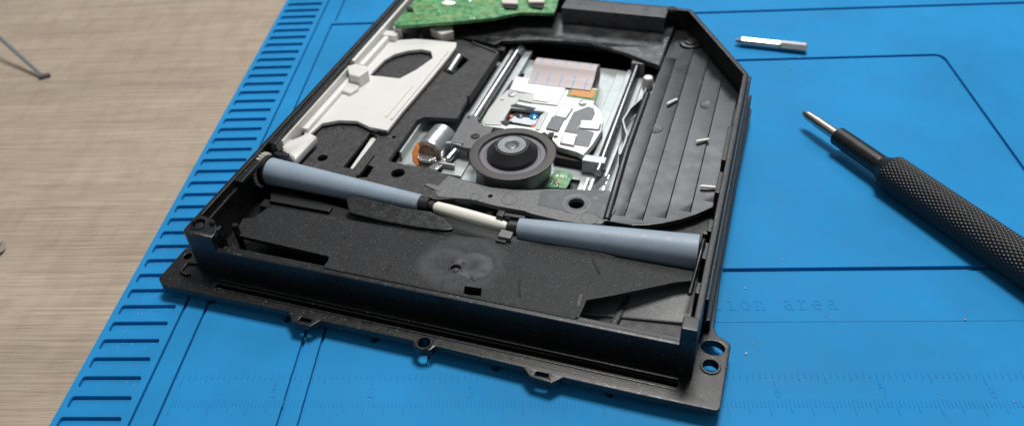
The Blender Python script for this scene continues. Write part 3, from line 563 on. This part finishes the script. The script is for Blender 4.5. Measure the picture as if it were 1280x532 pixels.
# --- white slider along the left wall
sm = [(6.2,52.7),(8,66.1),(13.1,69.2),(19.4,70.2),(25.3,67.9),(32.1,67.4),(32.4,79.3),(33.9,103.4),(34.6,125.5),(33.5,128.8),(23.3,128.6),(16.3,128.1),(9.8,125.7),(4.8,130),(1,113.5),(1.1,97.8),(1.8,79.5)]
sh_ = [rnd([(10.5,98.7),(10.6,103.4),(11.1,110.2),(13.1,115.2),(17.2,118.9),(21.8,120.9),(26.2,120.3),(28.8,115.6),(26,106.3),(22.4,99.1),(14.9,99.1)], .8, 3)]
flank = [plate(rnd(sm, .5, 3), 12.6, 14.0, sh_, .3),
         wall([(2.9, 49), (3.0, 72), (3.0, 98)], 12.5, 17.8, 1.7, bev=.4), wall([(3.4, 100), (3.2, 128), (2.9, 158)], 12.6, 18.6, 2.4, bev=.6),
         plate(rnd([(1.5,48.3),(6.2,45.8),(11.3,42.6),(11.9,56.3),(8.1,57.8)], .5), 13.2, 16.0, bev=.7), cyl((4.4, 46.5, 13.4), (4.4, 53, 13.4), 2.2),
         plate(rnd([(3.3,95.9),(5.5,98.8),(10.4,98.1),(12.5,95.1),(11,90.2),(6.8,91)], .6), 13.5, 18.4, bev=.6),
         plate(rnd([(4.9,88.3),(4.9,93.4),(9.4,94.9),(11.4,87.6),(10,84),(6.7,84.8)], .6), 13.5, 15.2, bev=.6),
         wall([(5.0, 60), (5.3, 97)], 13.0, 15.6, 2.6, bev=1.0), wall([(5.6, 102), (6.0, 126)], 13.0, 16.2, 2.6, bev=1.0), wall([(6, 76), (6, 97)], 13.8, 14.6, .8, bev=.25), wall([(4, 98.5), (10, 98.5)], 13.8, 15.6, .9, bev=.3), cyl((8.6, 129.5, 12.5), (8.6, 129.5, 17.6), 1.7), box(4, 10, 124, 128, 13, 16.6, .6),
         wall([(28.3,74.5),(29.2,95.2)], 13.6, 14.4, .7, bev=.25), wall([(30.8,73.6),(32.9,121.3)], 13.6, 14.5, .8, bev=.25)]
obj('slider', flank, 'white', DR)
obj('slider_bumper', [cyl((30.2, 68.6, 12), (30.2, 68.6, 13.8), 1.9), cyl((27.6, 67.8, 12), (27.6, 67.8, 13.2), .9)], 'deck', DR)

# --- mechanism: base sheet, rods, sled
obj('mechanism_base', [plate(rect(37, 112, 53, 146, 1), 5.65, 6.6, [rect(93, 99, 58, 66, .5), rect(58.5, 62.5, 108, 124, .3), rect(98, 100.2, 112, 128, .2)], .12), box(100.4, 102.2, 73, 132, 6.5, 8.6, .2), wall([(38.5, 62), (38.5, 86)], 6.5, 10, .8), box(96.5, 102, 74, 132, 6.5, 7.6, .25), box(53, 54.4, 84, 138, 6.5, 9.5, .2), box(58.6, 61.5, 96, 138, 6.5, 8.8, .3)], 'zinc', DR)
ya, yb = [(55.1,92.7),(56.9,134)]
obj('guide_rod', cyl((55.9, 84, 9.6), (56.6, 139, 9.6), 1.35), 'steel', DR)
obj('guide_rod', cyl((104.4, 66, 10.4), (103.8, 138, 10.4), 1.3), 'rod', DR)
obj('rod_mount', cyl((56.8, 132, 8.4), (56.8, 137.4, 8.4), 2.3), 'slate', DR)
obj('rod_mount', [box(101.6, 106.6, 131.5, 135.6, 6.5, 12.0, .4)], 'slate', DR)
SL = [(62.6,112.5),(82.5,111.6),(84.6,111.8),(94.3,110.5),(94.7,100.3),(95.5,100.2),(98.7,96.1),(100.2,92),(100.9,85.5),(99.9,77.4),(98.4,71.5),(95.8,72.7),(89.6,73.9),(86.5,77.4),(86.2,81.3),(82.8,80.8),(78.3,77.3),(68.4,79.7),(61.8,79.6),(60.4,82.2),(60.3,89.8),(60.9,95.6),(63.4,103.5)]
CAV = [(67.6,93.3),(76,92.4),(79.3,91.9),(79.5,82.4),(67.7,82.5)]
sled = obj('laser_sled', [plate(rnd(SL, .4, 3), 10.2, 12.4, [rnd(CAV, .4, 3)], .15)], 'alu', DR)
obj('sled_body', [plate(rnd([(85,82.4),(88.3,78.5),(97,75.2),(99.9,79.5),(101.1,87.2),(97.5,100.1),(61,113.3),(59.8,91.3)], .5), 7.0, 10.15, bev=.2), plate([(86.9,76.6),(96.7,75.4),(98,71.3),(88.5,71.7)], 7.0, 9.8, bev=.3)], 'pitch', sled)
obj('cast_plate', [plate(rnd([(60.8,82.1),(60.7,89.4),(61.3,95.5),(62.9,102.3),(66.9,101.9),(67.3,98.7),(68.9,96.5),(67.8,92.6),(67.5,83.9),(67.6,81),(62.2,80.2)], .5, 3), 12.2, 12.75, bev=.15), plate(rnd([(67.2,100.9),(73.3,101.5),(73.7,96.3),(68.8,96.8)], .3), 12.3, 13.0, bev=.15)], 'alu_grey', sled)
obj('shield_plate', [plate(rnd([(63.2,111.2),(82.8,110.6),(83,96.8),(73.6,96.4),(73.2,101.6),(63.8,102.4)], .4, 3), 12.3, 12.9, bev=.12), plate(rnd([(73.8,99.7),(79.8,100),(79.7,97.4),(73.7,97.3)], .3, 3), 12.9, 13.25, bev=.12)], 'alu', sled)
obj('film_label', plate([(85.5,109.2),(93.9,109.3),(93.8,103.7),(85.1,104)], 12.4, 12.75, bev=.04), 'amber', sled)
obj('label_backing', plate([(84.1,110),(94.6,109.9),(94.6,102.8),(84.4,103.3)], 12.3, 12.55, bev=.03), 'board', sled)
obj('cutout_plate', [plate(rnd([(89.4,94.1),(93.3,98.5),(95.4,98),(96.6,95.3),(96.6,91.1),(93.1,90.5),(92.8,85.1),(99,84.2),(99.1,76),(94.6,76.1),(93.8,82.3),(89.2,82.4)], .3, 3), 12.35, 12.65, bev=.08)], 'slate', sled)
obj('damper_pad', plate(rnd([(83.1,89.5),(87.5,89.8),(87.4,81.8),(82.9,82.4)], .3, 3), 12.3, 12.95, bev=.15), 'slate', sled)
for q in ([(93.6,88.7),(99.8,89),(100,85.9),(93.6,85.3)], [(89.8,80.2),(93.8,80.2),(94.3,75.3),(89.9,75.6)], [(84.2,95.7),(88.4,95.7),(87.8,89.8),(84,90.1)]): gx = sum(p[0] for p in q) / 4; gy = sum(p[1] for p in q) / 4; obj('pad_gap_shade', plate(rnd([(gx + (p[0] - gx) * 1.14, gy + (p[1] - gy) * 1.18) for p in q], .5, 3), 12.4, 12.72, bev=.03), 'slate', sled); obj('shield_pad', plate(rnd(q, .4, 3), 12.4, 13.0, bev=.14), 'alu', sled)  # wider slate plates imitate the shaded gap around each pad
hx, hy = [(87.3,79)][0]
obj('screw_hole', lathe([(.75, 12.5), (.7, 12.56), (0, 12.56)], at=(hx, hy, 0), n=18), 'pitch', sled)
for q in [(65.6,99.4),(91,100.2)]: screw('screw', q[0], q[1], 12.9, 1.35, sled, 'steel')
for q in [(63.1,96.1),(84.3,79.4)]: obj('nub', lathe([(.7, 12.6), (.6, 13.2), (0, 13.3)], at=(*q, 0), n=16), 'white', sled)
# lens carrier sitting in the cavity
LC = [(69.3,92.4),(78.3,92.2),(78.2,84.8),(68.4,85.2)]
lens = obj('lens_carrier', [plate(rnd(LC, .6, 3), 9.0, 11.2, bev=.25), plate([(66.5,96.3),(77.9,95.3),(78.3,84.4),(66.6,84.6)], 7.2, 8.0, bev=.1)], 'glass', sled)
lx = [(76.3,90.3)][0]; lx2 = [(71.6,89.7)][0]
obj('lens', lathe([(1.7, 11.1), (1.5, 11.5), (.9, 11.8), (0, 11.9)], at=(*lx, 0), n=28), 'bluegl', lens)
obj('lens', lathe([(1.5, 11.1), (1.3, 11.4), (.8, 11.6), (0, 11.7)], at=(*lx2, 0), n=28), 'glass', lens)
for q in [(68.7,88.6),(77.7,94.2),(77.7,84.7)]: obj('coil', box(q[0] - .55, q[0] + .55, q[1] - .9, q[1] + .9, 9.5, 11.6, .25), 'red', lens)
obj('cavity_shade', [plate([(66.8,82.5),(68.3,84.1),(70.7,83.7),(69.5,81.2)], 12.3, 12.9, bev=.1), plate([(67.2,92.9),(68.8,94.1),(76.3,93.2),(75.9,91.6),(68.1,91.8)], 12.3, 13.0, bev=.1)], 'pitch', sled)  # black plates stand in for the shaded slits around the lens
obj('suspension_frame', [plate([(67.4,91.4),(68.4,93.4),(79.6,92.7),(79.6,91.7)], 11.6, 12.9, bev=.2), plate([(79.8,91.9),(81,91.9),(81,81.2),(79.6,81.3)], 11.0, 12.8, bev=.2), plate([(78.7,90.9),(79.6,90.8),(79.5,81.5),(78.7,81.6)], 10.6, 12.2, bev=.15), plate([(66.4,84.4),(68.7,84.5),(68.8,82.5),(66.5,82.5)], 10.8, 12.6, bev=.2)], 'alu_grey', sled)
# flat cable folding back under itself
f0 = [(68.3,112),(91.4,110)]; 
x0 = f0[0][0] + .4; x1 = f0[1][0] + .4; yy = 0.5 * (f0[0][1] + f0[1][1])
prof = [(yy - 3, 12.95), (yy, 13.1), (yy + 2.4, 13.9), (yy + 4.6, 15.0)] + [(yy + 8.0 + 4.9 * math.cos(math.radians(a)), 11.4 + 4.9 * math.sin(math.radians(a))) for a in range(122, -91, -12)] + [(yy + 6, 6.9), (yy, 6.9)]
obj('flat_cable', strip(prof, x0, x1, .18), 'cable', DR, 50)

# --- spindle
HX, HY = 77.3, 64.1
hub = obj('spindle_ring', lathe([(10.7, 14.1), (10.8, 14.7), (11.0, 14.95), (11.2, 15.0), (13.45, 15.0), (13.75, 14.85), (13.8, 14.5), (13.6, 14.2), (12.2, 13.6), (11.9, 13.0)], at=(HX, HY, 0), n=96), 'ringgrey', DR)
obj('turntable', lathe([(11.2, 13.9), (10.6, 13.9), (10.3, 14.25), (9.0, 14.25), (8.8, 14.0), (7.0, 14.0)], at=(HX, HY, 0), n=80), 'lilac', DR)
obj('motor_can', lathe([(12.25, 13.5), (12.3, 12.5), (12.2, 8.6), (11.8, 8.2), (11.0, 8.1), (11.0, 6.6)], at=(HX, HY, 0), n=80), 'can', DR)
obj('hub_cone', lathe([(8.0, 14.1), (8.1, 14.3), (8.1, 15.3), (7.85, 15.65), (7.5, 15.8), (5.5, 17.75), (5.25, 17.95), (4.95, 17.95), (4.9, 17.3), (4.6, 17.3)], at=(HX, HY, 0), n=72), 'rubber', DR)
obj('hub_cap', lathe([(4.6, 17.2), (4.6, 18.0), (4.45, 18.15), (2.5, 18.15), (2.2, 18.0), (1.8, 17.4), (1.3, 17.1), (1.25, 17.35), (1.0, 17.5), (.7, 17.5), (.5, 17.2), (0, 17.2)], at=(HX, HY, 0), n=56), 'cap', DR)
gbp = [(90.2,67.5),(94.7,67.5),(96.5,65.6),(96.1,59.3),(89.1,58.4),(89.9,63.1)]
gb = obj('motor_board', plate(rnd(gbp, .4, 3), 7.4, 8.0, bev=.05), 'board', DR)
sk = []
m1 = [(91.5,64.7)][0]; m2 = [(92.7,64.8)][0]; cp = [(93,62.2)][0]
sk.append(plate([(m1[0] - .5, m1[1] - .5), (m1[0] + .6, m1[1] - .5), (m1[0] + .3, m1[1] + .9)], 7.98, 8.05, bev=.01))
for k, st in enumerate(([[(0, 1), (0, .2), (.3, 0), (.6, .2), (.6, 1)]], [[(0, 0), (0, 1)], [(0, 0), (.5, 0)]], [[(.5, 1), (0, 1), (0, .5), (.5, .5), (.5, 0), (0, 0)]])):
    for s_ in st: sk.append(tube([(m2[0] + k * .85 + px * .9, m2[1] - .5 + py * 1.1, 8.03) for px, py in s_], .14, 6, .4))
obj('board_marking', sk, 'silk', gb)
obj('copper_pad', lathe([(.75, 8.0), (.7, 8.08), (0, 8.08)], at=(*cp, 0), n=18), 'amber', gb)
sd = []
for k in range(16):
    q = [(91.2,60.4)][0]; b = bmesh.new(); bmesh.ops.create_icosphere(b, subdivisions=1, radius=random.uniform(.25, .5)); bmesh.ops.translate(b, vec=(q[0] + random.uniform(-1.6, 2.2), q[1] + random.uniform(-1.2, 1.4), 8.1), verts=b.verts); sd.append(b)
obj('solder_joint', sd, 'solder', gb)
# black carrier round the spindle
cr = [(54.1,68.1),(53.6,85.2),(58.1,85),(58.7,82.1),(61.7,79.7),(65.3,80),(65.4,76.5),(63.7,73.2),(63.1,70.3),(63,66.6),(59.7,66.7)]
bk = obj('spindle_carrier', [plate(rnd(cr, .3, 3), 10.4, 12.2, [circ(*[(55,83.5)][0], .5)], .15), plate(rnd([(54.4,68),(59,68),(58.8,69.8),(54.4,70.3)], .2), 11.8, 12.6, bev=.15)], 'bracket', DR)
q = [(61.2,73.3)][0]; screw('screw', q[0], q[1], 12.3, 1.5, bk, 'deck')

# --- feed motor, its orange film, the worm and its bracket
mz = 10.3; mq = [(48.4,63.3),(49.6,74.3)]; mo = Vector((*mq[0], mz)); me_ = Vector((*mq[1], mz)); ml = (me_ - mo).length; MR = 4.75
fm = obj('feed_motor', lathe([(0, -.4), (1.2, -.4), (1.2, 0), (MR - .5, 0), (MR - .15, .25), (MR, .7), (MR, 1.7), (MR - .12, 1.8), (MR - .12, 2.0), (MR, 2.1), (MR, ml * .62), (MR - .1, ml * .63), (MR - .1, ml * .65), (MR, ml * .66), (MR, ml - .7), (MR - .3, ml - .1), (MR - 1, ml), (0, ml)], frame_to(mo, me_), 64), 'motor_steel', DR)
M['brownend'] = mat('brown_motor_end', (0.33, 0.22, 0.15), 0.35, 0.4, cvar=(0.7, 0.5))
obj('motor_end', lathe([(0, -.75), (2.4, -.75), (3.6, -.5), (MR - .7, -.02), (0, -.02)], frame_to(mo, me_), 40), 'brownend', fm)
tf = [[(44.7,64.7)][0], [(44.5,61.3)][0], [(45.1,59.3)][0], [(47,59.4)][0], [(50.7,59.3)][0]]
obj('terminal_film', [tube([(x, y, z) for (x, y), z in zip(tf, (13, 11.5, 9.5, 7.8, 7.4))], [.7, 1.1, 1.0, .8, .6], 10, .3)], 'copper', fm)
c_a = [(44.5,61.3)][0]; c_b = [(52.2,62.7)][0]
obj('terminal_clip', [box(c_a[0] + .6, c_b[0], c_a[1] - 1.2, c_a[1] - .5, 8.4, 10.2, .2), plate(rnd([(45.4,61.6),(47.6,64),(51.8,61.4),(50.1,59.2),(46.9,58.8)], .3), 9.9, 10.5, bev=.1), plate(rnd([(50.2,58.5),(54.2,65.3),(56.2,64.5),(53.2,57.3),(50.6,57.3)], .3), 8.3, 9.0, bev=.15), plate(rnd([(41.8,59.2),(49.5,59.7),(50.3,57.7),(43.5,57.8)], .3), 7.2, 8.0, bev=.1)], 'steel', fm)
obj('worm_shaft', [cyl((55.2, 62.4, 9.4), (56.4, 67.0, 10.2), 1.1), cyl((54.0, 62.2, 8.6), (55.6, 66.4, 9.2), .8)], 'steel', DR)
obj('motor_bracket', [plate(rnd([(53.2, 6.6), (60.0, 6.6), (60.0, 10.2), (58.0, 12.3), (53.2, 12.4)], .8, 3), -0.5, .5, [circ(56.4, 9.8, 1.5)], .2), box(54.5, 61.5, 57.6, 68, 6.6, 7.6, .3), box(53.0, 58.4, 60.0, 60.9, 6.6, 9.6, .3)], 'zinc', DR)
# stand the first plate of the bracket upright
def upright(o, y0, sel):
    for v in o.data.vertices:
        if sel(v.co): v.co = Vector((v.co.x, y0 * S + v.co.z, v.co.y))
mb_ = [o for o in DR.children if o.name == 'motor_bracket'][0]
upright(mb_, 68.2, lambda c: c.y < 0.02)

# --- right hand side: end bracket, spring clip, wavy strip with its pale cap
obj('rod_bracket', [box(98.4, 104.8, 69.8, 70.7, 6.6, 11.6, .3), box(98.4, 105.8, 69.9, 73.0, 10.9, 11.7, .3)], 'zinc', DR)
obj('spring_clip', [box(-1.1, 1.1, -3.0, 3.0, -.2, .2, .1, Matrix.Rotation(-.75, 4, 'Z') @ Matrix.Rotation(.55, 4, 'X'), (106.2, 60.6, 10.4)), box(101.8, 102.6, 57, 63, 6.6, 10.4, .15), box(103.4, 104.2, 57, 63, 6.6, 10.4, .15), box(101.8, 109.6, 56.4, 57.2, 6.6, 9.6, .15), box(107.6, 108.4, 57, 66, 6.6, 10.6, .15)], 'steel', DR)
ws = [(110,118.9),(110.2,110.3),(107.3,102.4),(106.3,94.7),(107.9,90.2),(109.4,86.8),(109.6,82.3),(109.4,75.5)]
obj('latch_strip', [wall(ws, 7.2, 11.8, .7, bev=.15), wall([(107.4, 64), (107.6, 80)], 7, 11.4, 1.0, bev=.15), box(104.9, 107.0, 72, 128, 6.6, 7.4, .15)], 'zinc', DR, 15)
lc = [(110.2,118.8)][0]; obj('latch_cap', lathe([(0, 9), (1.6, 9), (1.9, 10), (1.9, 13.6), (1.5, 14.6), (0, 14.8)], at=(lc[0], lc[1] - .2, 0), n=28), 'white', DR)

# ------------------------------------------------------------------ the screwdriver, the loose bit, the hook and the screw
p0 = Vector((31.0, 112.8, 5.9)); p1 = Vector((74.6, 33.6, 5.9)); ax = (p1 - p0).normalized()
SD = thing('screwdriver', 'black precision screwdriver with knurled metal handle lying across the right of the blue mat', 'screwdriver', tuple(p0), 0)
mt = frame_to((0, 0, 0), tuple(ax))
obj('driver_tip', lathe([(0, 0), (.5, .05), (.95, .9), (1.55, 2.6), (1.6, 6), (1.75, 7), (1.8, 18), (0, 18)], mt, 24), mat('bronze_toned_steel', (0.50, 0.45, 0.39), 0.3, 1.0), SD)
obj('collar', lathe([(1.6, 16.2), (2.8, 16.2), (3.15, 16.7), (3.25, 34.5), (3.3, 35.0), (3.2, 35.3), (3.2, 37)], mt, 56), 'dark_handle', SD)
kn = bmesh.new(); NA, NL = 320, 480; L0, L1 = 39.0, 95.0; rows = []
for i in range(NL + 1):
    h = L0 + (L1 - L0) * i / NL; row = []
    for j in range(NA):
        a = 2 * math.pi * j / NA; k = 32; s = (h / 0.95)
        u = abs(((k * a / (2 * math.pi) + s * .5) % 1) * 2 - 1); v = abs(((k * a / (2 * math.pi) - s * .5) % 1) * 2 - 1)
        r = 5.55 + .32 * min(1, max(u, .0) * 1.2) * min(1, v * 1.2) - .2
        row.append(kn.verts.new((r * math.cos(a), r * math.sin(a), h)))
    rows.append(row)
for a, c in zip(rows, rows[1:]):
    for j in range(NA): kn.faces.new((a[j], a[(j + 1) % NA], c[(j + 1) % NA], c[j]))
bmesh.ops.transform(kn, matrix=mt, verts=kn.verts); bmesh.ops.recalc_face_normals(kn, faces=kn.faces)
obj('handle_grip', [kn, lathe([(3.2, 34.8), (3.5, 36.0), (4.9, 38.6), (5.4, 39.0), (5.45, 39.2)], mt, 64)], 'dark_handle', SD, 60)
obj('handle_end', lathe([(5.8, 94.8), (6.3, 95.0), (6.3, 105), (5.6, 106), (5.6, 115), (0, 115)], mt, 64), 'dark_handle', SD)

BT = thing('screwdriver_bit', 'small silver screwdriver bit lying loose on the blue mat above the driver tip', 'bit', (18.0, 171.2, 2.0), 0)
bmtx = frame_to((0, 0, 0), Vector((26.8, -7.9, 0)).normalized())
hexa = lathe([(1.75, 17.6), (2.0, 18.0), (2.0, 27.2), (1.6, 27.8), (0, 27.8)], bmtx, 6)
obj('bit_shank', [hexa], 'motor_steel', BT, 20); obj('bit_tip', lathe([(0, 0), (.7, .1), (1.2, 1.6), (1.75, 2.6), (1.75, 16.6), (1.95, 17.6), (0, 17.8)], bmtx, 8), 'motor_steel', BT, 20)

q0 = [(-274.3,166.8)][0]; q1 = [(-261.8,144.8)][0]; q2 = [(-242.1,114.9)][0]
HK = thing('wire_hook', 'thin steel wire tool with a bent foot standing on the wooden table at the left', 'wire hook', (q0[0], q0[1], -4.0), 0)
r0 = Vector((q0[0], q0[1], 0))
w1 = [(-297.6,184.1)][0]
obj('wire', tube([(0, 0, .9), (w1[0] - q0[0], w1[1] - q0[1], 9.0), (2.2 * (w1[0] - q0[0]), 2.2 * (w1[1] - q0[1]), 19)], 1.0, 14), 'steel', HK)
obj('foot', [tube([(-1.4, -.7, .9), (0, 0, .9), (2.6, 1.2, 1.0)], [.9, 1.1, .9], 12)], 'slate', HK)

sq = [(-233.2,58)][0]
SC = thing('loose_screw', 'small silver screw lying on the wooden table at the left edge', 'screw', (sq[0], sq[1], -4.0), 0)
hd = lathe([(0, 0), (.5, .12), (1.3, .25), (2.0, .7), (2.1, 1.1), (1.9, 1.3), (0, 1.3)], Matrix.Translation((1.0, 0, 2.1)) @ Matrix.Rotation(math.radians(-80), 4, 'Y'), 28)
obj('screw_head', hd, 'steel', SC)
obj('screw_thread', [lathe([(0, 1.2)] + [(.95 + (.28 if i % 2 else 0), 1.2 + .28 * i) for i in range(22)] + [(0, 7.6)], Matrix.Translation((1.0, 0, 2.1)) @ Matrix.Rotation(math.radians(-100), 4, 'Y'), 20)], 'steel', SC)
